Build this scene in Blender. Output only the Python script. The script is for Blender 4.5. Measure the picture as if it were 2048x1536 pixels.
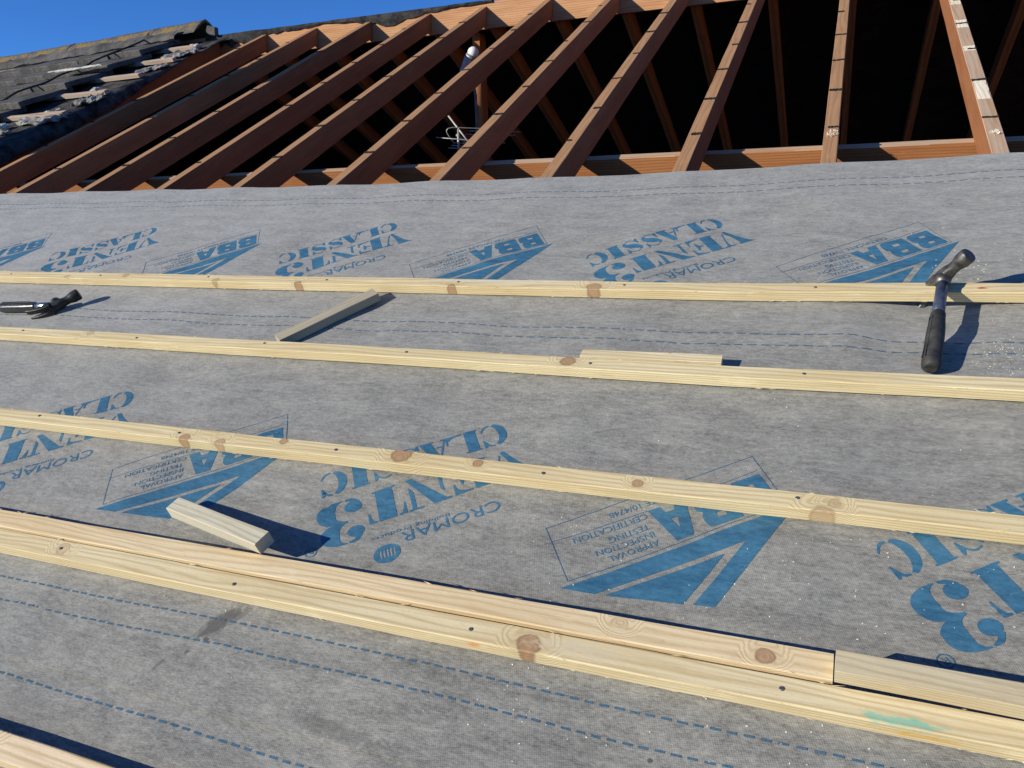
import bpy, bmesh, math, random
from mathutils import Matrix, Vector, noise
from mathutils.geometry import tessellate_polygon
R = math.radians
random.seed(7)
scene = bpy.context.scene
col = scene.collection
for o in list(bpy.data.objects): bpy.data.objects.remove(o)

# ------------------------------------------------------------------ camera, sky, sun, exposure
PITCH = R(24.116)                      # roof pitch
OZ = 3.6                               # height of the roof-plane origin above the ground
EU = Vector((1, 0, 0)); ES = Vector((0, math.cos(PITCH), math.sin(PITCH))); EN = Vector((0, -math.sin(PITCH), math.cos(PITCH)))
ORG = Vector((0, 0, OZ))
ROOF = Matrix(((EU.x, ES.x, EN.x, ORG.x), (EU.y, ES.y, EN.y, ORG.y), (EU.z, ES.z, EN.z, ORG.z), (0, 0, 0, 1)))
def W(u, s, h=0.0): return ORG + EU * u + ES * s + EN * h

cam_d = bpy.data.cameras.new('camera'); cam = bpy.data.objects.new('camera', cam_d); col.objects.link(cam)
cam_d.sensor_width = 36.0; cam_d.lens = 36.0 * 1578.28 / 2048.0
cam_d.clip_start = 0.02; cam_d.clip_end = 3000
yaw, pit, rol = R(22.399), R(-13.576), R(-1.7145)
fwd = Vector((-math.sin(yaw) * math.cos(pit), math.cos(yaw) * math.cos(pit), math.sin(pit)))
rgt = Vector((math.cos(yaw), math.sin(yaw), 0)); up = rgt.cross(fwd)
r2 = rgt * math.cos(rol) + up * math.sin(rol); u2 = -rgt * math.sin(rol) + up * math.cos(rol)
cm = Matrix((r2, u2, -fwd)).transposed().to_4x4(); cm.translation = W(0, 0, 1.0)
cam.matrix_world = cm
scene.camera = cam

SUN_AZ, SUN_EL = R(46.0), R(17.5)       # direction the light travels towards, measured from +Y to +X
d = Vector((math.sin(SUN_AZ) * math.cos(SUN_EL), math.cos(SUN_AZ) * math.cos(SUN_EL), -math.sin(SUN_EL)))
world = bpy.data.worlds.new('World'); scene.world = world; world.use_nodes = True
wn = world.node_tree; wn.nodes.clear()
sky = wn.nodes.new('ShaderNodeTexSky'); sky.sky_type = 'NISHITA'; sky.sun_disc = False
sky.sun_elevation = SUN_EL
sky.sun_rotation = math.atan2(-d.x, -d.y)
sky.air_density = 0.62; sky.dust_density = 0.0; sky.ozone_density = 10.0; sky.altitude = 100
bg = wn.nodes.new('ShaderNodeBackground'); bg.inputs[1].default_value = 0.14
wo = wn.nodes.new('ShaderNodeOutputWorld')
wn.links.new(sky.outputs[0], bg.inputs[0]); wn.links.new(bg.outputs[0], wo.inputs[0])
sl = bpy.data.lights.new('sun', 'SUN'); sl.energy = 4.8; sl.angle = R(0.5); sl.color = (1.0, 0.945, 0.83)
sun = bpy.data.objects.new('sun', sl); col.objects.link(sun)
sun.rotation_euler = d.to_track_quat('-Z', 'Y').to_euler(); sun.location = (-8, -8, 12)
scene.view_settings.view_transform = 'Standard'; scene.view_settings.look = 'None'
scene.view_settings.exposure = 0.25; scene.view_settings.gamma = 1.0
scene.render.engine = 'CYCLES'

# ------------------------------------------------------------------ helpers
def tag(o, label=None, cat=None, group=None, kind=None):
    if label: o['label'] = label
    if cat: o['category'] = cat
    if group: o['group'] = group
    if kind: o['kind'] = kind
    return o
def smooth(a, b, x):
    t = max(0.0, min(1.0, (x - a) / (b - a))); return t * t * (3 - 2 * t)
def lerp_tab(tab, x):
    if x <= tab[0][0]: return tab[0][1]
    for (a, b), (c, e) in zip(tab, tab[1:]):
        if x <= c: return b + (e - b) * smooth(a, c, x)
    return tab[-1][1]
def nz(x, y, z=0.0): return noise.noise(Vector((x, y, z)))

class MB:
    def __init__(self): self.v = []; self.f = []
    def add(self, vs, fs):
        n = len(self.v); self.v += [tuple(p) for p in vs]; self.f += [tuple(i + n for i in q) for q in fs]; return self
    def box(self, x0, x1, y0, y1, z0, z1, M=None):
        vs = [Vector((x, y, z)) for x in (x0, x1) for y in (y0, y1) for z in (z0, z1)]
        if M: vs = [M @ p for p in vs]
        return self.add(vs, [(0, 1, 3, 2), (4, 6, 7, 5), (0, 4, 5, 1), (2, 3, 7, 6), (0, 2, 6, 4), (1, 5, 7, 3)])
    def tube(self, pts, rad, seg=10, closed_ends=True):
        pts = [Vector(p) for p in pts]; rings = []
        rads = rad if isinstance(rad, (list, tuple)) else [rad] * len(pts)
        ref = None
        for i, p in enumerate(pts):
            t = (pts[min(i + 1, len(pts) - 1)] - pts[max(i - 1, 0)]).normalized()
            if ref is None: ref = t.orthogonal().normalized()
            ref = (ref - t * ref.dot(t)).normalized(); b = t.cross(ref)
            rings.append([p + (ref * math.cos(2 * math.pi * k / seg) + b * math.sin(2 * math.pi * k / seg)) * rads[i] for k in range(seg)])
        return self.rings(rings, closed_ends)
    def rings(self, rings, caps=True):
        n = len(self.v); m = len(rings[0])
        for r in rings: self.v += [tuple(p) for p in r]
        for i in range(len(rings) - 1):
            for k in range(m):
                a = n + i * m + k; b = n + i * m + (k + 1) % m
                self.f.append((a, b, b + m, a + m))
        if caps:
            self.f.append(tuple(n + k for k in range(m))[::-1]); e = n + (len(rings) - 1) * m
            self.f.append(tuple(e + k for k in range(m)))
        return self
    def build(self, name, mat, parent=None, M=None, sm=False, bevel=0):
        me = bpy.data.meshes.new(name); me.from_pydata(self.v, [], self.f); me.update()
        bm = bmesh.new(); bm.from_mesh(me); bmesh.ops.recalc_face_normals(bm, faces=bm.faces)
        if bevel: bmesh.ops.bevel(bm, geom=bm.edges[:], offset=bevel, segments=1, affect='EDGES', clamp_overlap=True)
        bm.to_mesh(me); bm.free()
        if sm:
            for p in me.polygons: p.use_smooth = True
        me.materials.append(mat)
        o = bpy.data.objects.new(name, me); col.objects.link(o)
        if parent: o.parent = parent
        if M is not None:
            if parent: o.matrix_local = M
            else: o.matrix_world = M
        return o
def link_mesh(name, me, parent, M=None):
    o = bpy.data.objects.new(name, me); col.objects.link(o); o.parent = parent
    if M is not None: o.matrix_local = M
    return o
def empty(name, M):
    o = bpy.data.objects.new(name, None); o.empty_display_size = 0.05; col.objects.link(o); o.matrix_world = M; return o
def smooth_by_angle(o, deg=40):
    me = o.data
    bm = bmesh.new(); bm.from_mesh(me)
    for f in bm.faces: f.smooth = True
    for e in bm.edges:
        if len(e.link_faces) == 2 and e.calc_face_angle(0) > R(deg): e.smooth = False
    bm.to_mesh(me); bm.free()

# ------------------------------------------------------------------ materials
class NT:
    def __init__(self, name):
        self.m = bpy.data.materials.new(name); self.m.use_nodes = True
        self.t = self.m.node_tree; self.t.nodes.clear()
        self.out = self.n('ShaderNodeOutputMaterial'); self.b = self.n('ShaderNodeBsdfPrincipled')
        self.t.links.new(self.b.outputs[0], self.out.inputs[0])
        self.tc = self.n('ShaderNodeTexCoord')
    def n(self, typ, **kw):
        x = self.t.nodes.new(typ)
        for k, v in kw.items(): setattr(x, k, v)
        return x
    def l(self, a, b): self.t.links.new(a, b)
    def put(self, sock, v):
        if v is None: return
        if hasattr(v, 'is_output'): self.l(v, sock)
        else: sock.default_value = v
    def math(self, op, a, b=None, c=None, clamp=False):
        x = self.n('ShaderNodeMath', operation=op, use_clamp=clamp)
        self.put(x.inputs[0], a); self.put(x.inputs[1], b); self.put(x.inputs[2], c); return x.outputs[0]
    def vmath(self, op, a, b=None):
        x = self.n('ShaderNodeVectorMath', operation=op); self.put(x.inputs[0], a); self.put(x.inputs[1], b)
        return x.outputs['Value'] if op in ('LENGTH', 'DOT_PRODUCT', 'DISTANCE') else x.outputs[0]
    def noise(self, vec, scale, detail=4, rough=.5, dist=0):
        x = self.n('ShaderNodeTexNoise'); self.put(x.inputs['Vector'], vec)
        x.inputs['Scale'].default_value = scale; x.inputs['Detail'].default_value = detail
        x.inputs['Roughness'].default_value = rough; x.inputs['Distortion'].default_value = dist
        return x.outputs['Fac']
    def vor(self, vec, scale):
        x = self.n('ShaderNodeTexVoronoi'); self.put(x.inputs['Vector'], vec); x.inputs['Scale'].default_value = scale
        return x.outputs['Distance']
    def scale(self, vec, s):
        return self.vmath('MULTIPLY', vec, s)
    def ramp(self, v, a, b, lo=0.0, hi=1.0, smoothstep=True):
        x = self.n('ShaderNodeMapRange', interpolation_type='SMOOTHSTEP' if smoothstep else 'LINEAR'); x.clamp = True
        self.put(x.inputs[0], v); x.inputs[1].default_value = a; x.inputs[2].default_value = b
        x.inputs[3].default_value = lo; x.inputs[4].default_value = hi; return x.outputs[0]
    def mix(self, f, a, b, blend='MIX'):
        x = self.n('ShaderNodeMix', data_type='RGBA', blend_type=blend)
        self.put(x.inputs[0], f); self.put(x.inputs[6], rgba(a)); self.put(x.inputs[7], rgba(b)); return x.outputs[2]
    def bump(self, hgt, strength=.3, dist=.002, normal=None):
        x = self.n('ShaderNodeBump'); x.inputs['Strength'].default_value = strength; x.inputs['Distance'].default_value = dist
        self.put(x.inputs['Height'], hgt); self.put(x.inputs['Normal'], normal); return x.outputs[0]
    def fin(self, c=None, rough=.8, nrm=None, metal=0, spec=.3):
        if c is not None: self.put(self.b.inputs['Base Color'], rgba(c))
        self.put(self.b.inputs['Roughness'], rough); self.b.inputs['Metallic'].default_value = metal
        self.put(self.b.inputs['Specular IOR Level'], spec)
        if nrm is not None: self.l(nrm, self.b.inputs['Normal'])
        return self.m
def rgba(c):
    return (c[0], c[1], c[2], 1.0) if isinstance(c, (tuple, list)) else c

def wood(name, light, mid, dark, knots=(), patches=(), rough=.75, gy=55., seed=0., nailtone=None, weather=0.0, wcol=(.3, .29, .27)):
    """pale softwood; local x runs along the timber. knots: (x,y,z,r,strength); patches: (x,y,z,rx,ry,rz,colour)."""
    N = NT(name); P = N.tc.outputs['Object']
    P = N.vmath('ADD', P, (seed, seed * .37, seed * .71))
    off = (seed, seed * .37, seed * .71)
    g = N.noise(N.scale(P, (1.7, 12., 12.)), 1.0, 3, .5)
    warp = N.math('MULTIPLY', N.math('SUBTRACT', g, .5), .030)
    sx = N.n('ShaderNodeSeparateXYZ'); N.l(P, sx.inputs[0])
    yy = N.math('ADD', N.math('ADD', N.math('MULTIPLY', sx.outputs[1], .40), sx.outputs[2]), warp)
    ringc = N.math('MULTIPLY', yy, gy * 21.0)
    core = None; halo = None; rims = []
    for (x, y, z, r, st) in knots:
        dv = N.vmath('MULTIPLY', N.vmath('SUBTRACT', P, (x + off[0], y + off[1], z + off[2])), (1 / (r * 1.15), 1 / r, 1 / (r * 2.2)))
        wv = N.vmath('ADD', dv, N.scale(N.vmath('SUBTRACT', _ncol(N, P, 60.), (.5, .5, .5)), (.5, .5, .5)))
        dist = N.vmath('LENGTH', wv)
        infl = N.ramp(dist, .9, 2.9, 1, 0)
        ringc = N.math('ADD', ringc, N.math('MULTIPLY', N.math('MULTIPLY', dist, 13.0), infl))
        c = N.math('MULTIPLY', N.ramp(dist, .80, 1.0, 1, 0), st)
        rimk = N.math('MULTIPLY', N.math('MULTIPLY', N.ramp(dist, .72, .95, 0, 1), N.ramp(dist, .95, 1.15, 1, 0)), st); rims.append(rimk)
        h = N.math('MULTIPLY', N.ramp(dist, .9, 2.4, 1, 0), st * .16)
        core = c if core is None else N.math('MAXIMUM', core, c)
        halo = h if halo is None else N.math('MAXIMUM', halo, h)
    rings = N.math('ADD', N.math('MULTIPLY', N.math('SINE', ringc), .5), .5)
    rings = N.math('POWER', rings, 2.2)
    fine = N.noise(N.scale(P, (6., 260., 260.)), 1.0, 5, .6)
    big = N.noise(N.scale(P, (3.2, 20., 20.)), 1.0, 4, .55)
    blotch = N.noise(N.scale(P, (9., 30., 30.)), 1.0, 5, .65)
    c = N.mix(N.ramp(big, .35, .7), light, mid)
    c = N.mix(N.math('MULTIPLY', rings, .55), c, dark)
    streak = N.noise(N.scale(P, (2.2, 420., 420.)), 1.0, 3, .6)
    c = N.mix(N.math('MULTIPLY', N.ramp(fine, .45, .75), .42), c, dark)
    c = N.mix(N.math('MULTIPLY', N.ramp(streak, .56, .74), .40), c, dark)
    pit_ = N.noise(N.scale(P, (150., 330., 330.)), 1.0, 3, .6)
    c = N.mix(N.math('MULTIPLY', N.ramp(pit_, .60, .76), .35), c, tuple(q * .7 for q in dark))
    c = N.mix(N.math('MULTIPLY', N.ramp(blotch, .60, .80), .35), c, tuple(q * .55 for q in dark))
    c = N.mix(N.math('MULTIPLY', N.ramp(blotch, .42, .25), .45), c, tuple(min(1, q * 1.18) for q in light))
    if core is not None:
        c = N.mix(halo, c, tuple(q * .8 for q in dark))
        kn = N.noise(P, 220., 4, .6)
        c = N.mix(N.math('MULTIPLY', core, .8), c, N.mix(N.math('ADD', N.math('MULTIPLY', kn, .6), N.math('MULTIPLY', rings, .4)), (.24, .115, .055), (.50, .29, .155)))
        for rk in rims: c = N.mix(N.math('MULTIPLY', rk, .6), c, (.16, .075, .035))
    for (x, y, z, rx, ry, rz, pc) in patches:
        dv = N.vmath('MULTIPLY', N.vmath('SUBTRACT', P, (x + off[0], y + off[1], z + off[2])), (1 / rx, 1 / ry, 1 / rz))
        dist = N.math('ADD', N.vmath('LENGTH', dv), N.math('MULTIPLY', N.math('SUBTRACT', N.noise(N.scale(P, (60., 140., 140.)), 1., 4, .7), .5), 2.4))
        c = N.mix(N.ramp(dist, .25, 1.1, .85, 0), c, pc)
    if weather:
        wz = N.noise(N.scale(P, (5., 60., 60.)), 1., 5, .6)
        c = N.mix(N.ramp(wz, .35, .6, weather * .4, weather), c, wcol)
    hgt = N.math('ADD', N.math('MULTIPLY', fine, .7), N.math('MULTIPLY', rings, .4))
    nb = N.bump(hgt, .35, .0012)
    nb = N.bump(N.noise(N.scale(P, (90., 260., 260.)), 1., 3, .6), .3, .0009, nb)
    return N.fin(c, rough, nb, spec=.2)
def _ncol(N, vec, scale):
    x = N.n('ShaderNodeTexNoise'); N.put(x.inputs['Vector'], vec); x.inputs['Scale'].default_value = scale; x.inputs['Detail'].default_value = 2
    return x.outputs['Color']

BL, BM_, BD = (.74, .62, .365), (.65, .515, .275), (.47, .325, .14)       # treated pine battens

def membrane_mat(name, stains=()):
    N = NT(name); P = N.tc.outputs['Object']
    a = N.noise(N.scale(P, (9., 26., 1.)), 1., 6, .62, .3)
    b = N.noise(N.scale(P, (48., 120., 1.)), 1., 5, .65)
    f = N.noise(P, 900., 3, .7)
    lrg = N.noise(P, 2.3, 3, .5)
    sx = N.n('ShaderNodeSeparateXYZ'); N.l(P, sx.inputs[0])
    rib = N.math('SINE', N.math('MULTIPLY', N.math('ADD', sx.outputs[0], N.math('MULTIPLY', sx.outputs[1], .35)), 2 * math.pi / .0031))
    rib = N.math('MULTIPLY', N.math('ADD', rib, 1.0), .5)
    rib2 = N.math('SINE', N.math('MULTIPLY', N.math('SUBTRACT', sx.outputs[1], N.math('MULTIPLY', sx.outputs[0], .25)), 2 * math.pi / .0027))
    rib2 = N.math('MULTIPLY', N.math('ADD', rib2, 1.0), .5)
    weave = N.math('MULTIPLY', rib, rib2)
    fib = N.noise(N.scale(P, (150., 420., 1.)), 1., 4, .7)
    v = N.math('ADD', N.math('MULTIPLY', N.math('SUBTRACT', a, .5), .95), N.math('MULTIPLY', N.math('SUBTRACT', b, .5), 1.25))
    v = N.math('ADD', v, N.math('MULTIPLY', N.math('SUBTRACT', fib, .5), 1.45))
    v = N.math('ADD', v, N.math('MULTIPLY', N.math('SUBTRACT', f, .5), .55))
    v = N.math('ADD', v, N.math('MULTIPLY', N.math('SUBTRACT', lrg, .5), .3))
    v = N.math('SUBTRACT', v, N.math('MULTIPLY', weave, .22))
    c = N.mix(N.ramp(v, -.55, .55, smoothstep=False), (.098, .095, .083), (.425, .408, .345))
    for (x, y, rx, ry, ang, st) in stains:
        dv = N.vmath('SUBTRACT', P, (x, y, 0))
        rot = N.n('ShaderNodeVectorRotate', rotation_type='Z_AXIS'); N.l(dv, rot.inputs[0]); rot.inputs['Angle'].default_value = -ang
        dd = N.vmath('LENGTH', N.scale(rot.outputs[0], (1 / rx, 1 / ry, 0)))
        dd = N.math('ADD', dd, N.math('MULTIPLY', N.math('SUBTRACT', N.noise(N.scale(P, (130., 60., 1.)), 1., 4, .7), .5), 1.5))
        c = N.mix(N.ramp(dd, .5, 1.0, st, 0), c, (.085, .078, .066))
    specks = N.vor(P, 55.)
    c = N.mix(N.ramp(specks, .03, .06, .8, 0), c, (.07, .065, .06))
    nb = N.bump(N.math('ADD', N.math('MULTIPLY', weave, -.5), b), .35, .0012)
    nb = N.bump(a, .25, .004, nb)
    N.b.inputs['Sheen Weight'].default_value = .55; N.b.inputs['Sheen Roughness'].default_value = .4
    return N.fin(c, .68, nb, spec=.3), v
def print_mat():
    N = NT('blue_print_ink'); P = N.tc.outputs['Object']
    a = N.noise(N.scale(P, (9., 26., 1.)), 1., 6, .62, .3)
    b = N.noise(N.scale(P, (60., 130., 1.)), 1., 5, .65)
    f = N.noise(P, 800., 3, .7)
    c = N.mix(N.ramp(N.math('ADD', N.math('MULTIPLY', a, .5), N.math('MULTIPLY', b, .5)), .3, .7), (.020, .088, .155), (.060, .190, .285))
    fib = N.noise(N.scale(P, (150., 420., 1.)), 1., 4, .7)
    c = N.mix(N.ramp(fib, .52, .78, 0, .45), c, (.20, .26, .30))
    c = N.mix(N.ramp(f, .58, .72, 0, .45), c, (.26, .30, .33))
    return N.fin(c, .55, N.bump(b, .25, .001), spec=.35)
MEM_B, _ = membrane_mat('membrane_fleece', stains=[(-.915, .553, .021, .052, R(-28), .85), (-.885, .575, .008, .03, R(-25), .5), (-.917, .5175, .007, .005, 0, .95),
    (-.62, .43, .09, .016, R(-4), .4), (-.935, .49, .005, .006, 0, .8), (-.97, .46, .005, .018, R(-20), .6), (-.18, .497, .005, .004, 0, .95), (-.30, .40, .05, .01, R(5), .3)])
INK = print_mat()

def simple(name, c1, c2, scale=30., rough=.6, metal=0, bump=.2, bd=.002, spec=.4, stretch=(1, 1, 1)):
    N = NT(name); P = N.scale(N.tc.outputs['Object'], stretch)
    a = N.noise(P, scale, 5, .6); b = N.noise(P, scale * 6, 4, .6)
    c = N.mix(N.ramp(a, .3, .7), c1, c2)
    return N.fin(c, N.ramp(b, .3, .7, max(.05, rough - .12), min(1, rough + .12)), N.bump(b, bump, bd), metal, spec)

INK2 = simple('dark_blue_dash_ink', (.035, .095, .15), (.085, .165, .22), 300, .6, 0, .1, .001, .3)
RUBBER = simple('black_rubber_grip', (.018, .018, .017), (.060, .056, .048), 40, .7, 0, .3, .001)
GLOSSGRIP = simple('smooth_black_grip', (.015, .015, .014), (.035, .033, .03), 40, .32, 0, .1, .0005, .5)
BLUESTEEL = simple('blue_steel_shaft', (.05, .07, .125), (.14, .16, .20), 60, .36, .55, .15, .0005)
FORGED = simple('worn_forged_steel', (.055, .052, .047), (.17, .16, .14), 55, .44, .7, .3, .001)
BLACKSTEEL = simple('blackened_steel', (.012, .012, .011), (.05, .048, .042), 55, .5, .4, .3, .001)
CHROME = simple('chromed_shaft', (.55, .54, .5), (.75, .73, .68), 40, .22, 1, .1, .0005)
NAIL = simple('galvanised_nail', (.10, .10, .10), (.22, .21, .20), 200, .5, .6, .3, .0005)
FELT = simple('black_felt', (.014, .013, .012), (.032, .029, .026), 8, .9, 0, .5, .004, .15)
OLDFELT = simple('weathered_black_felt', (.012, .012, .013), (.06, .058, .056), 16, .95, 0, .7, .006, .1)
DUSTY = simple('dusty_old_felt', (.02, .02, .021), (.10, .095, .09), 14, .95, 0, .7, .006, .1)
SCRAP = simple('grey_felt_scrap', (.12, .115, .105), (.38, .36, .33), 22, .95, 0, .7, .006, .1)
MORTAR = simple('pale_mortar', (.42, .40, .36), (.68, .66, .61), 25, .95, 0, .8, .006, .1)
ALU = simple('dull_aluminium', (.26, .26, .25), (.40, .40, .38), 60, .5, .5, .1, .0005)
WHITEPL = simple('white_plastic', (.72, .72, .70), (.82, .82, .80), 20, .45, 0, .05, .001)
GREYPL = simple('grey_pleated_plastic', (.34, .35, .36), (.52, .53, .54), 30, .5, 0, .2, .001)
CABLE = simple('black_cable_sheath', (.01, .01, .01), (.025, .025, .025), 40, .6)
SAWDUST = simple('pale_sawdust', (.78, .70, .52), (.92, .86, .70), 90, .8, 0, .1)
BRICKM = simple('old_brick', (.22, .10, .065), (.34, .17, .11), 9, .95, 0, .6, .006)
GROUNDM = simple('grass_ground', (.05, .08, .03), (.10, .12, .05), .6, 1.0, 0, .3, .05)
LOFT = simple('loft_board', (.16, .12, .08), (.24, .19, .13), 3, .95)

def tile_mat(name, lichen):
    N = NT(name); P = N.tc.outputs['Object']
    a = N.noise(P, 6, 6, .65); b = N.noise(P, 60, 5, .7); g = N.noise(P, 9, 5, .7, .6)
    c = N.mix(N.ramp(a, .3, .7), (.060, .059, .057), (.150, .143, .132))
    c = N.mix(N.ramp(b, .55, .72, 0, .6), c, (.15, .145, .135))
    c = N.mix(N.ramp(g, .60 - lichen, .72 - lichen, 0, .75), c, N.mix(b, (.20, .12, .025), (.36, .24, .06)))
    return N.fin(c, .95, N.bump(a, .5, .012, N.bump(b, .9, .008)), spec=.15)
TILE = tile_mat('weathered_tile', -.05); RIDGET = tile_mat('lichened_ridge_tile', .13)

# old rafters and purlins
OLDS = []
for q_, (l_, m_, d_) in enumerate((((.30, .130, .054), (.245, .098, .039), (.14, .052, .021)), ((.27, .112, .046), (.215, .085, .034), (.125, .046, .019)), ((.33, .150, .066), (.27, .115, .048), (.16, .062, .026)), ((.255, .112, .05), (.205, .083, .036), (.115, .045, .02)))):
    rk = random.Random(40 + q_)
    l_, m_, d_ = [tuple(v * 1.5 for v in c_) for c_ in (l_, m_, d_)]
    OLDS.append(wood('old_rafter_timber', l_, m_, d_, rough=.85, gy=26., seed=3.1 + 5 * q_, weather=.25, wcol=tuple(v * .55 for v in m_),
                knots=[(rk.uniform(2.2, 5.0), .02, rk.uniform(-.085, -.015), rk.uniform(.008, .015), .9) for _ in range(5)]))
OLD = OLDS[0]
FARW = wood('loft_rafter_timber', (.50, .225, .09), (.42, .175, .066), (.27, .10, .038), rough=.85, gy=26., seed=33.)
OLDTOP = wood('lit_top_rafter_timber', (.45, .235, .105), (.37, .18, .075), (.25, .11, .045), rough=.9, gy=40., seed=5.7, weather=.3, wcol=(.36, .25, .155))  # paler rafter timber, sunlight on the top faces painted into its colour
OLDW = wood('scraped_rafter_timber', (.52, .31, .165), (.42, .23, .115), (.28, .14, .065), rough=.9, gy=40., seed=8.2, weather=.55, wcol=(.50, .41, .31))
PURL = wood('orange_purlin_timber', (.42, .18, .065), (.36, .14, .05), (.24, .085, .03), rough=.85, gy=30., seed=1.4)
RIDGEW = wood('pale_ridge_board', (.56, .31, .155), (.47, .235, .11), (.31, .14, .06), rough=.85, gy=22., seed=2.2,
              knots=[(-2.55, 4.6, 2.02, .02, .8), (-1.62, 4.6, 2.03, .022, .9), (-3.3, 4.6, 2.05, .018, .8), (-2.0, 4.6, 2.0, .02, .7)])

# ------------------------------------------------------------------ membrane surface
RAFT = [2.14, 1.705, 1.275, .840, .404, -.036, -.470, -.911, -1.330, -1.762, -2.215, -2.620, -3.075, -3.525, -3.960, -4.395]
BATT = [(1.597, .039), (1.279, .039), (.940, .037), (.5965, .0395), (.254, .039), (-.09, .039)]
TOPTAB = [(-7.2, 2.40), (-3.59, 2.385), (-1.67, 2.347), (-.56, 2.346), (.456, 2.392), (2.2, 2.42)]
def wav(u, s):
    """height of the membrane above the rafter tops' plane: pinned under the battens, loose between them"""
    pin = 1.0
    for b, w in BATT:
        pin = min(pin, smooth(.0, .085, abs(s - b - w / 2) - w / 2 + .004))
    near = min(abs(u - r) for r in RAFT)
    sag = -.0045 * smooth(.0, .2, near)
    ripple = .0055 * nz(u * 2.6, s * 4.0, 1.3) + .0025 * nz(u * 7.5 + 3, s * 9.0, 4.1) + .0013 * nz(u * 19, s * 23, 9.)
    # slack folds near the claw hammer
    fold = .0055 * math.exp(-((s - 1.46) / .085) ** 2) * (math.exp(-((u - .035) / .045) ** 2) - .6 * math.exp(-((u - .115) / .035) ** 2) + .35 * math.exp(-((u - .31) / .04) ** 2))
    edge = 0.0
    if s > 2.2: edge = .002 * smooth(2.2, 2.37, s) * (1 + nz(u * 2.2, 0, 7))
    ripple *= 1 - .6 * smooth(1.95, 2.2, s)
    gap = -.021 * math.exp(-((u - .20) / .11) ** 2) * smooth(.17, .02, abs(s - 1.605))
    z = (sag + ripple + fold) * pin + gap
    return max(z, -.0012 - .03 * smooth(.024, .09, near)) + edge

def sheet(name, s0, s1, u0, u1, lift, label, mat, fade=None, topfun=None):
    nu = int((u1 - u0) / .02); ns = int(round((s1 - s0) / .02))
    mb = MB(); th = .0012
    def P(i, j):
        u = u0 + (u1 - u0) * i / nu; t = j / ns
        top = topfun(u) if topfun else s1
        s = s0 + (top - s0) * t + (.004 * nz(u * 3.0, s0 * 5) * (1 - t))
        return u, s, wav(u, s) + lift(s)
    n = 0
    vs = [P(i, j) for i in range(nu + 1) for j in range(ns + 1)]
    lo = [(a, b, c - th) for a, b, c in vs]
    fs = [(i * (ns + 1) + j, (i + 1) * (ns + 1) + j, (i + 1) * (ns + 1) + j + 1, i * (ns + 1) + j + 1) for i in range(nu) for j in range(ns)]
    m = len(vs)
    fs2 = [tuple(k + m for k in q[::-1]) for q in fs]
    rim = []
    for i in range(nu):
        for j in (0, ns):
            a = i * (ns + 1) + j; b = (i + 1) * (ns + 1) + j
            rim.append((a, a + m, b + m, b) if j == 0 else (a, b, b + m, a + m))
    for j in range(ns):
        for i in (0, nu):
            a = i * (ns + 1) + j; b = a + 1
            rim.append((a, b, b + m, a + m) if i == 0 else (a, a + m, b + m, b))
    mb.add(vs + lo + vs + lo, fs + fs2 + [tuple(k + 2 * m for k in q) for q in rim])
    me = bpy.data.meshes.new(name); me.from_pydata(mb.v, [], mb.f); me.update()
    for p in me.polygons: p.use_smooth = p.index < 2 * len(fs)
    me.materials.append(mat)
    o = bpy.data.objects.new(name, me); col.objects.link(o); o.matrix_world = ROOF
    return tag(o, label, 'membrane')
LA = lambda s: .0016
LB = lambda s: .0016 + .0042 * smooth(.68, .53, s)
LC = lambda s: .0030 + .0042 * smooth(1.55, 1.45, s)
memA = sheet('roof_membrane', -1.45, .52, -9.2, 3.0, LA, 'grey breathable membrane strip under the lowest batten with a single dashed blue line', MEM_B)
memB = sheet('roof_membrane', .412, 1.412, -9.2, 3.0, LB, 'middle strip of grey breathable membrane with large blue lettering under the third batten', MEM_B)
memC = sheet('roof_membrane', 1.318, 2.37, -9.2, 3.0, LC, 'uppermost grey breathable membrane strip ending below the bare rafters', MEM_B, topfun=lambda u: lerp_tab(TOPTAB, u) + .004 * nz(u * 5, 3.3))
for m_ in (memA, memB, memC): m_['group'] = 'lapped strips of roofing membrane'

# ------------------------------------------------------------------ print on the membrane
TH = R(214.5); TX = Vector((math.cos(TH), math.sin(TH))); TY = Vector((-math.sin(TH), math.cos(TH)))
T0 = Vector((-.5435, .8887))
def bez(p0, p1, p2, p3, n=10):
    return [((1 - t) ** 3 * p0[0] + 3 * (1 - t) ** 2 * t * p1[0] + 3 * (1 - t) * t * t * p2[0] + t ** 3 * p3[0],
             (1 - t) ** 3 * p0[1] + 3 * (1 - t) ** 2 * t * p1[1] + 3 * (1 - t) * t * t * p2[1] + t ** 3 * p3[1]) for t in [k / n for k in range(n + 1)]]
def stroke(pts, wid, n=6):
    """variable-width stroke through pts (Catmull-Rom), returned as one loop"""
    P = [Vector(p) for p in pts]; Q = []; Wd = []
    for i in range(len(P) - 1):
        p0 = P[max(i - 1, 0)]; p1 = P[i]; p2 = P[i + 1]; p3 = P[min(i + 2, len(P) - 1)]
        for k in range(n):
            t = k / n
            Q.append(.5 * ((2 * p1) + (-p0 + p2) * t + (2 * p0 - 5 * p1 + 4 * p2 - p3) * t * t + (-p0 + 3 * p1 - 3 * p2 + p3) * t ** 3))
            Wd.append(wid[i] + (wid[i + 1] - wid[i]) * t)
    Q.append(P[-1]); Wd.append(wid[-1]); L = []; Rr = []
    for i, p in enumerate(Q):
        t = (Q[min(i + 1, len(Q) - 1)] - Q[max(i - 1, 0)]).normalized(); nn = Vector((-t.y, t.x))
        L.append(tuple(p + nn * Wd[i] / 2)); Rr.append(tuple(p - nn * Wd[i] / 2))
    return L + Rr[::-1]
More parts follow.
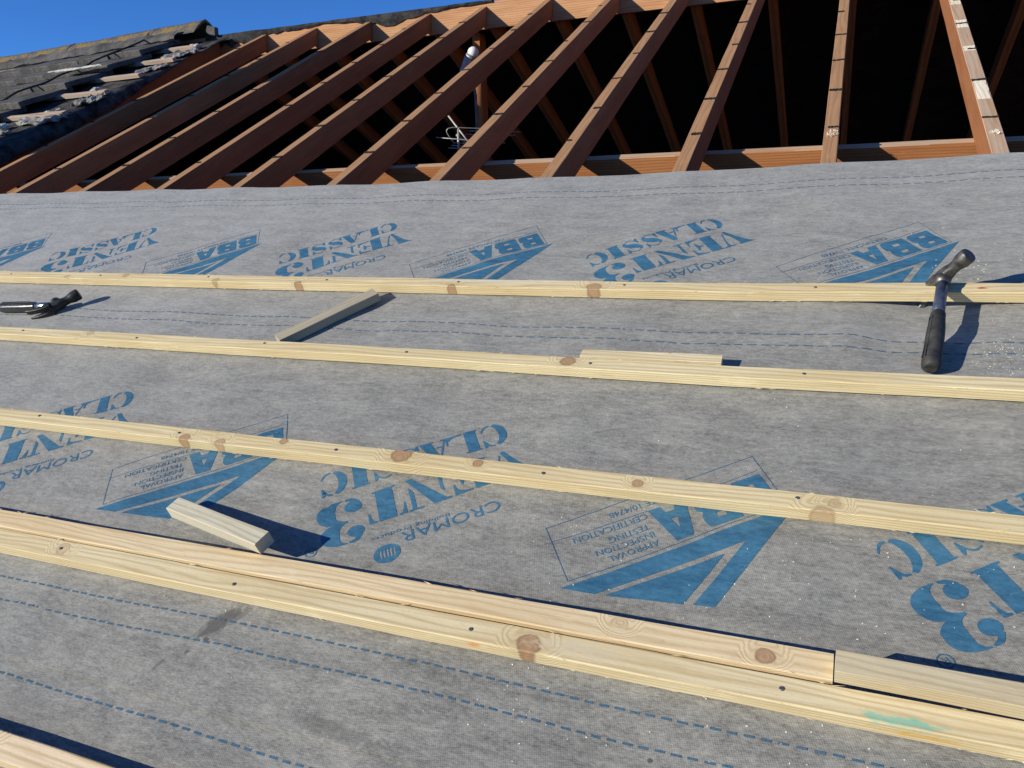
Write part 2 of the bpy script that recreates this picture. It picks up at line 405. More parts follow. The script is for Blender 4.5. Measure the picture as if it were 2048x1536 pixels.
def ell(cx, cy, rx, ry, n=18, a0=0, a1=360):
    return [(cx + rx * math.cos(R(a0 + (a1 - a0) * k / n)), cy + ry * math.sin(R(a0 + (a1 - a0) * k / n))) for k in range(n + (0 if a1 - a0 == 360 else 1))]
def crescent(cx, cy, rx, ry, ix, irx, iry, a0, a1, n=16):
    o = ell(cx, cy, rx, ry, n, a0, a1); i = ell(ix, cy, irx, iry, n, a0 + 6, a1 - 6)
    return o + i[::-1]
# every glyph: list of shapes, a shape = list of loops (outer + holes), in a unit box
G = {}
G['V'] = [[[(.0, 1), (.56, 1), (.50, .95)] + bez((.48, .9), (.52, .55), (.60, .30), (.68, .03), 6) + [(.62, 0), (.57, 0)] + bez((.50, .2), (.38, .5), (.25, .75), (.08, .96), 6)],
          [[(.64, 1), (1.0, 1), (1.0, .95), (.90, .93)] + bez((.88, .88), (.84, .6), (.78, .35), (.72, .10), 5) + [(.695, .16)] + bez((.74, .35), (.80, .6), (.81, .8), (.78, .93), 5) + [(.64, .95)]]]
G['E'] = [[[(0, 1), (.46, 1), (.46, .04), (.46, 0), (0, 0), (0, .04), (.06, .05), (.06, .95), (0, .96)]],
          [[(.53, 1), (1, 1), (1, .66), (.95, .66)] + bez((.93, .82), (.82, .93), (.7, .95), (.53, .95), 6)],
          [[(.53, 0), (1, 0), (1, .36), (.95, .36)] + bez((.93, .18), (.82, .07), (.7, .05), (.53, .05), 6)],
          [[(.53, .53), (.66, .54), (.74, .72), (.79, .72), (.79, .28), (.74, .28), (.66, .46), (.53, .47)]]]
G['N'] = [[[(.0, 1), (.42, 1), (.94, .03), (.94, 0), (.80, 0), (.12, .93), (0, .95)]],
          [[(.0, 0), (.32, 0), (.32, .05), (.20, .06), (.20, .62), (.12, .74), (.12, .06), (0, .05)]],
          [[(.66, 1), (1, 1), (1, .95), (.92, .94), (.92, .26), (.82, .44), (.82, .94), (.66, .95)]]]
G['T'] = [[[(.27, 1), (.74, 1), (.74, .05), (.82, .04), (.82, 0), (.19, 0), (.19, .04), (.27, .05)]],
          [[(.0, 1), (.21, 1), (.21, .95)] + bez((.12, .93), (.07, .82), (.05, .72), (.05, .64), 5) + [(0, .64)]],
          [[(1.0, 1), (.80, 1), (.80, .95)] + bez((.88, .93), (.93, .82), (.95, .72), (.95, .64), 5) + [(1, .64)]]]
G['3'] = [[bez((.42, 1.0), (.75, 1.01), (.98, .93), (.97, .75), 9) + bez((.96, .64), (.86, .56), (.78, .53), (.72, .52), 6) + bez((.82, .50), (1.03, .44), (1.02, .25), (1.02, .25), 6)[:-1] + bez((1.02, .25), (1.01, .08), (.80, -.01), (.42, 0), 9) +
           bez((.42, .02), (.56, .04), (.62, .12), (.61, .26), 7) + bez((.61, .38), (.56, .45), (.48, .48), (.36, .49), 6) + bez((.36, .53), (.48, .54), (.57, .60), (.57, .74), 6) + bez((.57, .88), (.54, .96), (.48, .975), (.42, .98), 6)]]
G['3'] += [[ell(.21, .77, .19, .12)], [stroke([(.14, .84), (.22, .95), (.38, .985)], [.16, .08, .03])],
          [ell(.20, .20, .20, .13)], [stroke([(.10, .15), (.20, .05), (.36, .015)], [.16, .08, .03])]]
G['C'] = [[crescent(.5, .5, .5, .5, .60, .28, .44, 100, 260)],
          [stroke([(.58, .975), (.78, .93), (.92, .76)], [.05, .08, .10])], [[(.90, 1), (.98, 1), (.98, .64), (.93, .64), (.80, .86)]],
          [stroke([(.58, .025), (.78, .06), (.96, .26)], [.05, .08, .05])]]
G['L'] = [[[(0, 1), (.50, 1), (.50, .95), (.42, .94), (.42, .06), (.42, 0), (0, 0), (0, .05), (.06, .06), (.06, .94), (0, .95)]],
          [[(.48, 0), (1, 0), (1, .40), (.95, .40)] + bez((.93, .2), (.8, .08), (.7, .06), (.48, .06), 6)]]
G['A'] = [[[(.38, 1), (.60, 1), (1.0, .05), (1.0, 0), (.50, 0), (.50, .05), (.60, .07), (.36, .85)]],
          [[(.33, .80), (.37, .72), (.15, .07), (.26, .05), (.26, 0), (0, 0), (0, .05), (.09, .07)]], [[(.26, .30), (.46, .30), (.44, .36), (.27, .36)]]]
G['S'] = [[stroke([(.20, .86), (.17, .70), (.36, .56), (.66, .44), (.84, .28), (.76, .10)], [.10, .26, .34, .34, .26, .10])],
          [stroke([(.26, .93), (.48, .975), (.70, .90), (.88, .68)], [.05, .05, .06, .05])], [[(.84, 1), (.92, 1), (.92, .64), (.86, .64), (.74, .84)]],
          [stroke([(.70, .05), (.48, .025), (.28, .10), (.12, .32)], [.05, .05, .06, .05])], [[(.16, 0), (.08, 0), (.08, .36), (.14, .36), (.26, .16)]]]
G['I'] = [[[(0, 1), (1, 1), (1, .95), (.87, .94), (.87, .06), (1, .05), (1, 0), (0, 0), (0, .05), (.13, .06), (.13, .94), (0, .95)]]]
def rr(x0, x1, y0, y1, r, n=4):
    P = []
    for cx, cy, a in ((x1 - r, y1 - r, 0), (x0 + r, y1 - r, 90), (x0 + r, y0 + r, 180), (x1 - r, y0 + r, 270)):
        P += [(cx + r * math.cos(R(a + 90 * k / n)), cy + r * math.sin(R(a + 90 * k / n))) for k in range(n + 1)]
    return P
G['B'] = [[[(0, 1), (.72, 1)] + bez((.84, 1), (.98, .95), (.98, .62), (.86, .54), 6) + bez((.99, .46), (1.02, .05), (.88, 0), (.74, 0), 6) + [(0, 0)],
           rr(.34, .58, .66, .80, .03), rr(.34, .58, .22, .36, .03)]]
G['a'] = [[[(.28, 1), (.72, 1), (1.0, 0), (.68, 0), (.62, .2), (.38, .2), (.32, 0), (0, 0)], [(.5, .72), (.41, .42), (.59, .42)]]]   # block A
def glyph(shapes, ch, x0, x1, y0, y1):
    for sh in G[ch]:
        shapes.append([[(x0 + (x1 - x0) * px, y0 + (y1 - y0) * py) for px, py in lp] for lp in sh])
def font_shapes(shapes, txt, x0, x1, yb, hh, shear=0):
    """small lettering from Blender's own built-in font, fitted to x0..x1 with cap height hh"""
    cu = bpy.data.curves.new('t', 'FONT'); cu.body = txt; cu.size = 1; cu.resolution_u = 3
    ob = bpy.data.objects.new('t', cu); col.objects.link(ob)
    dg = bpy.context.evaluated_depsgraph_get(); me = ob.evaluated_get(dg).to_mesh()
    vs = [v.co.copy() for v in me.vertices]; fs = [tuple(p.vertices) for p in me.polygons]
    ob.evaluated_get(dg).to_mesh_clear(); bpy.data.objects.remove(ob); bpy.data.curves.remove(cu)
    xa = min(v.x for v in vs); xb = max(v.x for v in vs); cap = .729
    shapes.append(('mesh', [(x0 + (x1 - x0) * (v.x - xa) / (xb - xa), yb + hh * v.y / cap) for v in vs], fs))
S_vent, S_bba = [], []
yb, yt = -.143, -.061
for ch, a, b in (('V', -.102, -.016), ('E', -.014, .061), ('N', .068, .151), ('T', .155, .228)): glyph(S_vent, ch, a, b, yb, yt)
glyph(S_vent, '3', .236, .322, -.147, -.029)
for ch, a, b in (('C', -.0735, -.021), ('L', -.0165, .050), ('A', .045, .103), ('S', .103, .152), ('S', .157, .207), ('I', .213, .249), ('C', .257, .311)): glyph(S_vent, ch, a, b, -.237, -.169)
font_shapes(S_vent, 'CROMAR', -.0105, .176, -.0148, .0285)
font_shapes(S_vent, 'Building Products', .082, .229, -.0255, .0095)
S_vent.append([ell(.2055, .0245, .0245, .0225, 28)] + [rr(.1905 + .0062 * k, .1940 + .0062 * k, .014, .034, .001, 1) for k in range(5)] + [])
S_vent.append([ell(.339, -.034, .0115, .0115, 22), ell(.339, -.034, .0095, .0095, 22)]); font_shapes(S_vent, 'R', .3345, .3435, -.0395, .0105)
# certification mark: triangle, frame, block letters and small lines of text
S_bba.append([[(-.054, .2195), (-.470, .2145), (-.2578, .3458), (-.2311, .329), (-.3587, .2512), (-.101, .2502)]])
S_bba.append([[(-.1139, .2584), (-.2177, .3222), (-.3178, .2603)]])
def lineq(a, b, w=.0013):
    a = Vector(a); b = Vector(b); t = (b - a).normalized() * w / 2; nn = Vector((-t.y, t.x))
    return [[tuple(a - t + nn), tuple(b + t + nn), tuple(b + t - nn), tuple(a - t - nn)]]
c1, c2, c3, c4 = (-.0702, .0915), (-.0698, .2115), (-.456, .2075), (-.462, .081)
for a, b in ((c1, c2), (c2, c3), (c3, c4), (c4, c1)): S_bba.append(lineq(a, b))
S_bba.append(lineq((-.071, .1237), (-.243, .1262), .0011)); S_bba.append(lineq((-.315, .1240), (-.452, .1170), .0011))
for ch, a, b in (('B', -.450, -.388), ('B', -.382, -.316), ('a', -.312, -.243)): glyph(S_bba, ch, a, b, .1265, .2035)
for tx, a, b, y in (('APPROVAL', -.2345, -.1455, .1885), ('INSPECTION', -.2336, -.131, .1700), ('TESTING', -.2325, -.161, .1515), ('CERTIFICATION', -.2377, -.105, .1300), ('CERTIFICATE 10/4748', -.354, -.1795, .1040)):
    font_shapes(S_bba, tx, a, b, y, .0125)
def print_mesh(name, shapes, du, ds, parent, lift):
    vs = []; fs = []
    for sh in shapes:
        if isinstance(sh, tuple): pts = sh[1]; tri = sh[2]
        else:
            pts = [p for lp in sh for p in lp]; tri = tessellate_polygon([[Vector((p[0], p[1], 0)) for p in lp] for lp in sh])
        n = len(vs); vs += [T0 + TX * p[0] + TY * p[1] + Vector((du, ds)) for p in pts]; fs += [tuple(i + n for i in t) for t in tri]
    me = bpy.data.meshes.new(name); me.from_pydata([(p.x, p.y, 0) for p in vs], [], fs); me.update()
    bm = bmesh.new(); bm.from_mesh(me)
    us = [p.x for p in vs]; ss = [p.y for p in vs]
    x = math.floor(min(us) / .02) * .02
    while x < max(us):
        bmesh.ops.bisect_plane(bm, geom=bm.verts[:] + bm.edges[:] + bm.faces[:], plane_co=(x, 0, 0), plane_no=(1, 0, 0)); x += .02
    y = math.floor(min(ss) / .02) * .02
    while y < max(ss):
        bmesh.ops.bisect_plane(bm, geom=bm.verts[:] + bm.edges[:] + bm.faces[:], plane_co=(0, y, 0), plane_no=(0, 1, 0)); y += .02
    for v in bm.verts: v.co.z = wav(v.co.x, v.co.y) + lift(v.co.y) + .0005
    bmesh.ops.triangulate(bm, faces=bm.faces[:])
    for f in bm.faces:
        f.normal_update()
        if f.normal.z < 0: f.normal_flip()
        f.smooth = True
    bm.to_mesh(me); bm.free(); me.materials.append(INK)
    return link_mesh(name, me, parent)
for k in range(-2, 3):
    print_mesh('printed_product_name', S_vent, 1.010 * k, 0, memB, LB); print_mesh('printed_certificate_mark', S_bba, 1.010 * k, 0, memB, LB)
for k in range(-4, 2):
    print_mesh('printed_product_name', S_vent, .301 + 1.010 * k, .913, memC, LC); print_mesh('printed_certificate_mark', S_bba, .301 + 1.010 * k, .913, memC, LC)
def dashes(parent, lift, s_of, u0, u1, per, ln, hh):
    vs = []; fs = []; u = u0
    while u < u1:
        n = len(vs); s = s_of(u); j = random.uniform(-.0004, .0004); L = ln * random.uniform(.93, 1.07)
        for a in range(3):
            for b in (0, 1):
                uu = u + L * a / 2; sv = s_of(uu) + hh * b + j; vs.append((uu, sv, wav(uu, sv) + lift(sv) + .0005))
        fs += [(n, n + 2, n + 3, n + 1), (n + 2, n + 4, n + 5, n + 3)]; u += per
    me = bpy.data.meshes.new('printed_dashed_line'); me.from_pydata(vs, [], fs); me.update(); me.materials.append(INK2)
    link_mesh('printed_dashed_line', me, parent)
E0 = [(-3, .549), (-1.45, .549), (-.67, .558), (-.12, .554), (2, .552)]
dashes(memB, LB, lambda u: lerp_tab(E0, u), -3.4, 1.6, .0212, .0132, .0034)
dashes(memB, LB, lambda u: lerp_tab(E0, u) - .0445, -3.4, 1.6, .0212, .0132, .0034)
dashes(memA, LA, lambda u: .3835 - .0178 * (u + 1.26), -3.0, 1.2, .0228, .0142, .0038)
dashes(memC, LC, lambda u: 1.463 + .006 * smooth(-1.2, .35, u), -5., 1.8, .0278, .0185, .0034)
dashes(memC, LC, lambda u: 1.4205 + .007 * smooth(-1.2, .35, u), -5., 1.8, .0278, .0185, .0034)
dashes(memC, LC, lambda u: lerp_tab(TOPTAB, u) - .1145, -6., 1.8, .0270, .018, .0030)
dashes(memC, LC, lambda u: lerp_tab(TOPTAB, u) - .1575, -6., 1.8, .0270, .018, .0030)

# ------------------------------------------------------------------ timber builder
def beam(name, L, w, t, mat, parent=None, M=None, ch=.0015, bow=None, step=.12, rough=.0006, seed=0.0, lift=None):
    """a sawn length: x 0..L, y 0..w, z 0..t, eased and slightly uneven arrises"""
    n = max(2, int(L / step)); rings = []
    for i in range(n + 1):
        x = L * i / n; b = bow(x) if bow else 0.0; zl = lift(x) if lift else 0.0
        r = lambda k: rough * nz(x * 6 + seed, k * 3.7, seed)
        rings.append([(x, b + ch + r(1), zl), (x, b + w - ch + r(2), zl), (x, b + w + r(3), zl + ch), (x, b + w + r(4), zl + t - ch), (x, b + w - ch + r(5), zl + t + r(6)), (x, b + ch + r(7), zl + t + r(8)), (x, b + r(9), zl + t - ch), (x, b + r(10), zl + ch)])
    mb = MB(); mb.rings(rings)
    return mb.build(name, mat, parent, M)
def roofM(u, s, h=0.0, ang=0.0):
    return ROOF @ Matrix.Translation((u, s, h)) @ Matrix.Rotation(ang, 4, 'Z')

# ------------------------------------------------------------------ house shell (setting)
YR = 4.673                              # front face of the ridge board (world y)
ZR = OZ + 2.086                         # height where the rafter tops meet it
ground = MB().box(-400, 400, -400, 400, -.2, 0).build('ground', GROUNDM); tag(ground, kind='structure')
loft = MB().box(-8.9, 2.9, -1.1, 10.4, 2.60, 2.70).build('loft_floor', LOFT); tag(loft, kind='structure')
def house_wall(pts, label, y):
    pass
wl = empty('house_wall', Matrix.Translation((-3, 4.7, 0)))
tag(wl, 'brick house walls below the eaves carrying the roof', 'wall')
mi = Matrix.Translation((3, -4.7, 0))
MB().box(-9.2, 3.2, -1.35, -1.1, 0, 2.95, mi).build('front_wall', BRICKM, wl)
MB().box(-9.2, 3.2, 10.45, 10.7, 0, 2.95, mi).build('rear_wall', BRICKM, wl)
for x0, x1 in ((-9.2, -8.95), (2.95, 3.2)):
    g = MB(); prof = [(-1.1, 0), (10.45, 0), (10.45, 3.085), (4.69, ZR - .012), (-1.1, 3.085)]
    n = len(prof)
    g.add([mi @ Vector((x0, y, z)) for y, z in prof] + [mi @ Vector((x1, y, z)) for y, z in prof],
          [tuple(range(n))[::-1], tuple(range(n, 2 * n))] + [(i, (i + 1) % n, n + (i + 1) % n, n + i) for i in range(n)])
    g.build('gable_wall', BRICKM, wl)

# ------------------------------------------------------------------ bare rafters of the near slope
RW, RD = .044, .100
mark_me = []
for v in range(9):
    mb = MB(); rnd = random.Random(v); n = 9; Y0, Y1 = ((-1, 1), (-1, 1), (-1, 1), (-.1, 1), (-1, .3), (-1, 1), (-1, 1), (.1, 1), (-1, .6))[v]; top = []; bot = []
    for i in range(n + 1):
        y = RW / 2 * (Y0 + (Y1 - Y0) * i / n)
        a = .005 + .005 * nz(i * .9, v * 5.1); b = .004 + .011 * abs(nz(i * 1.7, v * 3.3, 2))
        top.append((a + .003, y, 0)); bot.append((-b, y, 0))
    vs = top + bot + [(x, y, .0016 + .001 * rnd.random()) for x, y, z in top] + [(x, y, .0016) for x, y, z in bot]
    k = n + 1; fs = []
    for i in range(n):
        fs += [(i, i + 1, k + i + 1, k + i), (2 * k + i, 3 * k + i, 3 * k + i + 1, 2 * k + i + 1), (i, 2 * k + i, 2 * k + i + 1, i + 1), (k + i, k + i + 1, 3 * k + i + 1, 3 * k + i)]
    fs += [(0, k, 3 * k, 2 * k), (n, 2 * k + n, 3 * k + n, k + n)]
    me = bpy.data.meshes.new('felt_strip'); me.from_pydata(vs, [], fs); me.update(); me.materials.append(FELT); mark_me.append(me)
S_END = YR / math.cos(PITCH) - .002
ords = ['', '', '', '', 'rafter with scraped pale top, rightmost in view, its lit left side showing', 'upright-looking rafter left of the rightmost one, with a splintered knot near its foot',
        'third bare rafter from the right edge', 'fourth bare rafter from the right edge', 'fifth bare rafter from the right, just right of the aerial', 'rafter crossing in front of the aerial, king post cap and white dome',
        'bare rafter just left of the king post', 'bare rafter two to the left of the king post', 'bare rafter three to the left of the king post, shaded along its upper half', 'bare rafter four left of the king post, shaded along its middle',
        'bare rafter second from the broken edge of the old tiles', 'shaded rafter along the broken edge of the old tiles']
for i, u in enumerate(RAFT):
    L = S_END + 1.5
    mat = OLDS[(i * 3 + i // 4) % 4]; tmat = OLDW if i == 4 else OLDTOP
    mb = MB(); n = 46; rings = []
    for k in range(n + 1):
        x = -1.5 + L * k / n; c = .0018
        r = lambda q: .0009 * nz(x * 5 + i * 7, q * 3.1, i)
        zt = 0 + r(9); wv_ = .003 * nz(x * .5, i * 3.3)
        dx = 0 if k < n else 0.0
        sh = lambda z: (z * math.tan(PITCH) if k == n else 0)      # plumb cut at the ridge
        pr = [(-RW / 2 + r(1), -RD), (RW / 2 + r(2), -RD), (RW / 2 + r(3), -c), (RW / 2 - c + r(4), zt), (-RW / 2 + c + r(5), zt), (-RW / 2 + r(6), -c)]
        rings.append([(x + sh(z), y + wv_, z) for y, z in pr])
    mb.rings(rings)
    R90 = Matrix.Rotation(R(90), 4, 'Z')
    o = mb.build('rafter', mat, None, ROOF @ Matrix.Translation((u, 0, -.0005)) @ R90)
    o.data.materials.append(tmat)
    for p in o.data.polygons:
        if p.normal.z > .5: p.material_index = 1            # paler tops over darker sides: sun and shade put into the wood colour
    lab = ords[i] if ords[i] else ('fourth', 'third', 'second', 'first')[i] + ' bare rafter beyond the right edge of the frame'
    tag(o, lab, 'rafter', 'bare rafters of the near slope')
    if i >= 4:
        for q in range(8):
            s = 2.665 + .349 * q + random.uniform(-.012, .012)
            if s > 5.0 or (i > 10 and random.random() < .35): continue
            f = link_mesh('felt_strip', random.choice(mark_me), o, Matrix.Translation((s, 0, .0008)) @ Matrix.Rotation(R(random.uniform(-3, 3)), 4, 'Z') @ Matrix.Diagonal((random.uniform(.6, 1.3), 1.0, 1, 1)))

# splintered knot near the foot of one rafter, and bright scraped patches on the rightmost one
raf = {round(o.location.x, 3): o for o in col.objects if o.name.startswith('rafter')}
def chips(n, r, seed, mat, parent, M, name='splinters'):
    rnd = random.Random(seed); mb = MB()
    for k in range(n):
        a = rnd.uniform(0, 6.28); rr_ = r * math.sqrt(rnd.random()); L = rnd.uniform(.003, .010); t = rnd.uniform(.0004, .0009)
        Mx = Matrix.Translation((rr_ * math.cos(a), rr_ * math.sin(a) * .7, rnd.uniform(0, .006))) @ Matrix.Rotation(rnd.uniform(0, 6.28), 4, 'Z') @ Matrix.Rotation(rnd.uniform(-.7, .7), 4, 'Y')
        mb.box(-L / 2, L / 2, -t, t, -t / 2, t / 2, Mx)
    o = mb.build(name, mat, parent, M); o['kind'] = 'stuff'; return o
chips(46, .026, 3, SAWDUST, raf[-.036], Matrix.Translation((2.60, 0, .002)))
rnd = random.Random(11)
for s, L in ((2.84, .17), (3.65, .10), (4.0, .12), (4.25, .08), (3.35, .05)):
    n = 10; prof = []
    mb = MB(); topv = []
    for k in range(n + 1):
        x = s + L * k / n
        a = -RW / 2 + .003 + .006 * abs(nz(k * .9, s * 3)); b = RW / 2 - .003 - .008 * abs(nz(k * 1.1, s * 7 + 2))
        topv.append([(x, a, -.001), (x, b, -.001), (x, b, .0016), (x, a, .0018)])
    mb.rings(topv); mb.build('scraped_patch', wood('fresh_scraped_wood', (.86, .78, .62), (.78, .66, .48), (.60, .45, .28), seed=4.4, rough=.9) if s == 2.84 else bpy.data.materials['fresh_scraped_wood'], raf[.404])
chips(40, .020, 5, SAWDUST, raf[.404], Matrix.Translation((2.55, 0, .001)))

# ------------------------------------------------------------------ purlin under the rafters, ridge board, far slope
pm = ROOF @ Matrix.Translation((-8.5, 2.738, -RD - .152))
pur = beam('purlin', 11.2, .036, .1505, PURL, None, pm, ch=.002, step=.2, rough=.002)
pur.data.materials.append(OLDW)
for p in pur.data.polygons:
    if p.normal.z > .7: p.material_index = 1
tag(pur, 'long orange purlin running under the rafters just above the membrane edge', 'purlin')
rb = beam('ridge_board', 11.2, .03, .162, RIDGEW, None, Matrix.Translation((-8.5, YR, OZ + 1.958)), ch=.0015, step=.2)
rb.data.transform(Matrix.Translation((-8.5, YR - 0, 1.958))); rb.matrix_world = Matrix.Translation((0, 0, OZ))
tag(rb, 'pale sawn ridge board at the top ends of the rafters', 'ridge board')
# far slope frame: mirrored plane
FAR = Matrix(((1, 0, 0, 0), (0, math.cos(PITCH), math.sin(PITCH), YR + .03), (0, -math.sin(PITCH), math.cos(PITCH), ZR), (0, 0, 0, 1)))
for i, u in enumerate(RAFT):
    mb = MB(); mb.add([(u - RW / 2 + .035, y, z) for y, z in ((.004, 0), (6.2, 0), (6.2, -RD), (RD * math.tan(PITCH) + .004, -RD))] +
                      [(u + RW / 2 + .035, y, z) for y, z in ((.004, 0), (6.2, 0), (6.2, -RD), (RD * math.tan(PITCH) + .004, -RD))],
                      [(0, 1, 2, 3), (4, 7, 6, 5), (0, 4, 5, 1), (1, 5, 6, 2), (2, 6, 7, 3), (3, 7, 4, 0)])
    for v in range(len(mb.v)):
        x, y, z = mb.v[v]; mb.v[v] = (y, -(x - u), z)      # local x along the timber
    o = mb.build('far_rafter', FARW, None, FAR @ Matrix.Translation((u, 0, 0)) @ Matrix.Rotation(R(90), 4, 'Z'))
    pos = ['third beyond the right edge', 'second beyond the right edge', 'first beyond the right edge', 'at the far right edge', 'behind the rightmost bare rafter', 'to the right of the upright-looking rafter', 'behind the third near rafter from the right',
           'behind the fourth near rafter from the right', 'behind the fifth near rafter from the right', 'behind the aerial', 'behind the king post', 'one left of the king post', 'two left of the king post', 'three left of the king post', 'four left of the king post', 'by the old tiles'][i]
    tag(o, 'dim rafter of the far slope, ' + pos, 'rafter', 'rafters of the far slope')
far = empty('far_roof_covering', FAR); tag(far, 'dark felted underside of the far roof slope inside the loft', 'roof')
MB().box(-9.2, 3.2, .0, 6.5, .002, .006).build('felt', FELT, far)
MB().box(-9.2, 3.2, .004, 6.5, .008, .036).build('tile_layer', TILE, far)
# white scraps and dust along the ridge
ridge_felt = MB(); n = 70; top = []
vs = []; fs = []
for k in range(n + 1):
    u = -4.5 + 2.35 * k / n
    hang = lerp_tab([(-4.5, .075), (-4.1, .07), (-3.9, .028), (-3.6, .022), (-3.45, .008), (-3.2, .02), (-3.05, .05), (-2.9, .075), (-2.75, .04), (-2.6, .02), (-2.4, .012), (-2.1, .006)], u) * (1 + .5 * nz(u * 17, 4)) + .006
    zt = OZ + 2.124
    vs += [(u, YR + .05, zt - .004), (u, YR + .012, zt + .006 + .008 * nz(u * 6, 2)), (u, YR - .012, zt + .002 + .006 * nz(u * 5, 8)), (u, YR - .014 - .012 * abs(nz(u * 7, 6)), zt - hang * .55), (u, YR - .008 - .02 * abs(nz(u * 9, 3)), zt - hang)]
for k in range(n):
    for j in range(4): fs.append((k * 5 + j, (k + 1) * 5 + j, (k + 1) * 5 + j + 1, k * 5 + j + 1))
ridge_felt.add(vs, fs); o = ridge_felt.build('ridge_felt', OLDFELT); tag(o, 'ragged dark felt draped over the ridge board left of the king post', 'felt')
sm_ = o.modifiers.new('thickness', 'SOLIDIFY'); sm_.thickness = .0025

# ------------------------------------------------------------------ king post, conduit, dome, aerial
kp = beam('king_post', 1.9, .055, .10, PURL, None, Matrix.Translation((-2.352, YR + .105, OZ + .06)) @ Matrix.Rotation(R(-90), 4, 'Y') @ Matrix.Rotation(R(-90), 4, 'X'), step=.3)
kp.data.transform(Matrix.Identity(4))
tag(kp, 'upright timber king post under the ridge behind the white dome', 'post')
cd = MB().tube([(-2.285, YR - .02, OZ - .3), (-2.285, YR - .02, OZ + 1.55), (-2.30, YR - .03, OZ + 1.66)], .010, 10).build('conduit_pipe', simple('dark_grey_conduit', (.10, .10, .10), (.18, .18, .17), 30, .6), sm=True)
tag(cd, 'grey conduit pipe running up the left side of the king post', 'pipe')
dome = empty('vent_dome', Matrix.Translation((-2.352, YR - .06, OZ + 1.69))); tag(dome, 'white domed cap on a grey pleated sleeve in front of the king post', 'vent')
rings = []
for k in range(9):
    a = R(-35 + 125 * k / 8); rings.append([(.037 * math.cos(a) * math.cos(2 * math.pi * q / 18), .037 * math.cos(a) * math.sin(2 * math.pi * q / 18), .145 + .037 * math.sin(a)) for q in range(18)])
tilt = Matrix.Rotation(R(33), 4, 'Y')
MB().rings(rings).build('cap', WHITEPL, dome, tilt, sm=True)
MB().tube([(0, 0, .098), (0, 0, .112), (0, 0, .126)], [.037, .041, .036], 18).build('collar', ALU, dome, tilt, sm=True)
pl = []
for k in range(12):
    z = .0 + .1 * k / 11; pl.append([((.024 + .013 * k / 11 + (.003 if q % 2 else 0)) * math.cos(2 * math.pi * q / 20), (.024 + .013 * k / 11 + (.003 if q % 2 else 0)) * math.sin(2 * math.pi * q / 20), z) for q in range(20)])
MB().rings(pl).build('sleeve', GREYPL, dome, tilt)
# loft aerial
def ray(px, py, dist):
    v = cm.to_3x3() @ Vector(((px - 1024) / 1578.28, -(py - 768) / 1578.28, -1)); v.normalize(); return cm.translation + v * dist
ac = ray(918, 287, 4.7)
ae = empty('television_aerial', Matrix.Translation(ac)); tag(ae, 'silver television aerial with crossing rods hanging in the loft', 'aerial')
iv = Matrix.Translation(-ac)
def rod(name, a, b, r, mat=ALU, parent=ae):
    return MB().tube([iv @ Vector(a), iv @ Vector(b)], r, 8).build(name, mat, parent, sm=True)
b0 = ac + Vector((0, -.02, .045)); b1 = ac + Vector((.0, .30, -.085))
rod('boom', b0, b1 + Vector((0, 0, .0)), .0085)
rod('mast', ray(917, 258, 4.68), ray(917, 330, 4.70), .0075)
rod('support_rod', ray(897, 232, 4.75), ray(937, 284, 4.62), .0048, simple('pale_rod', (.45, .45, .44), (.58, .58, .56), 60, .5, .3))
for (xa, ya, xb, yb_, dd) in ((872, 275, 1010, 286, 4.66), (908, 286, 1000, 291, 4.70), (903, 291, 985, 295, 4.74), (897, 296, 975, 299, 4.78), (938, 262, 1042, 264, 4.95), (931, 269, 1030, 271, 4.9)):
    rod('element', ray(xa, ya, dd), ray(xb, yb_, dd), .0032)
MB().tube([iv @ ray(x, y, 4.68) for x, y in ((1004, 258), (960, 257), (905, 255), (896, 257), (893, 261), (894, 266), (899, 274), (905, 282), (909, 288))], .0028, 8).build('folded_dipole', ALU, ae, sm=True)

# ------------------------------------------------------------------ assumed chimney, unseen, added to cast the shadow band across the left rafters
chm = empty('shadow_caster_stack', Matrix.Translation(W(-5.02, 2.08, -.3))); tag(chm, 'square brick chimney stack rising from the slope left of the frame', 'chimney')
MB().box(-.2, .2, -.2, .2, -.2, 1.95).build('stack', BRICKM, chm)
MB().box(-.24, .24, -.24, .24, 1.951, 2.03).build('cap', MORTAR, chm)
MB().tube([(0, 0, 2.03), (0, 0, 2.16), (0, 0, 2.28)], [.13, .11, .105], 16).build('pot', BRICKM, chm)

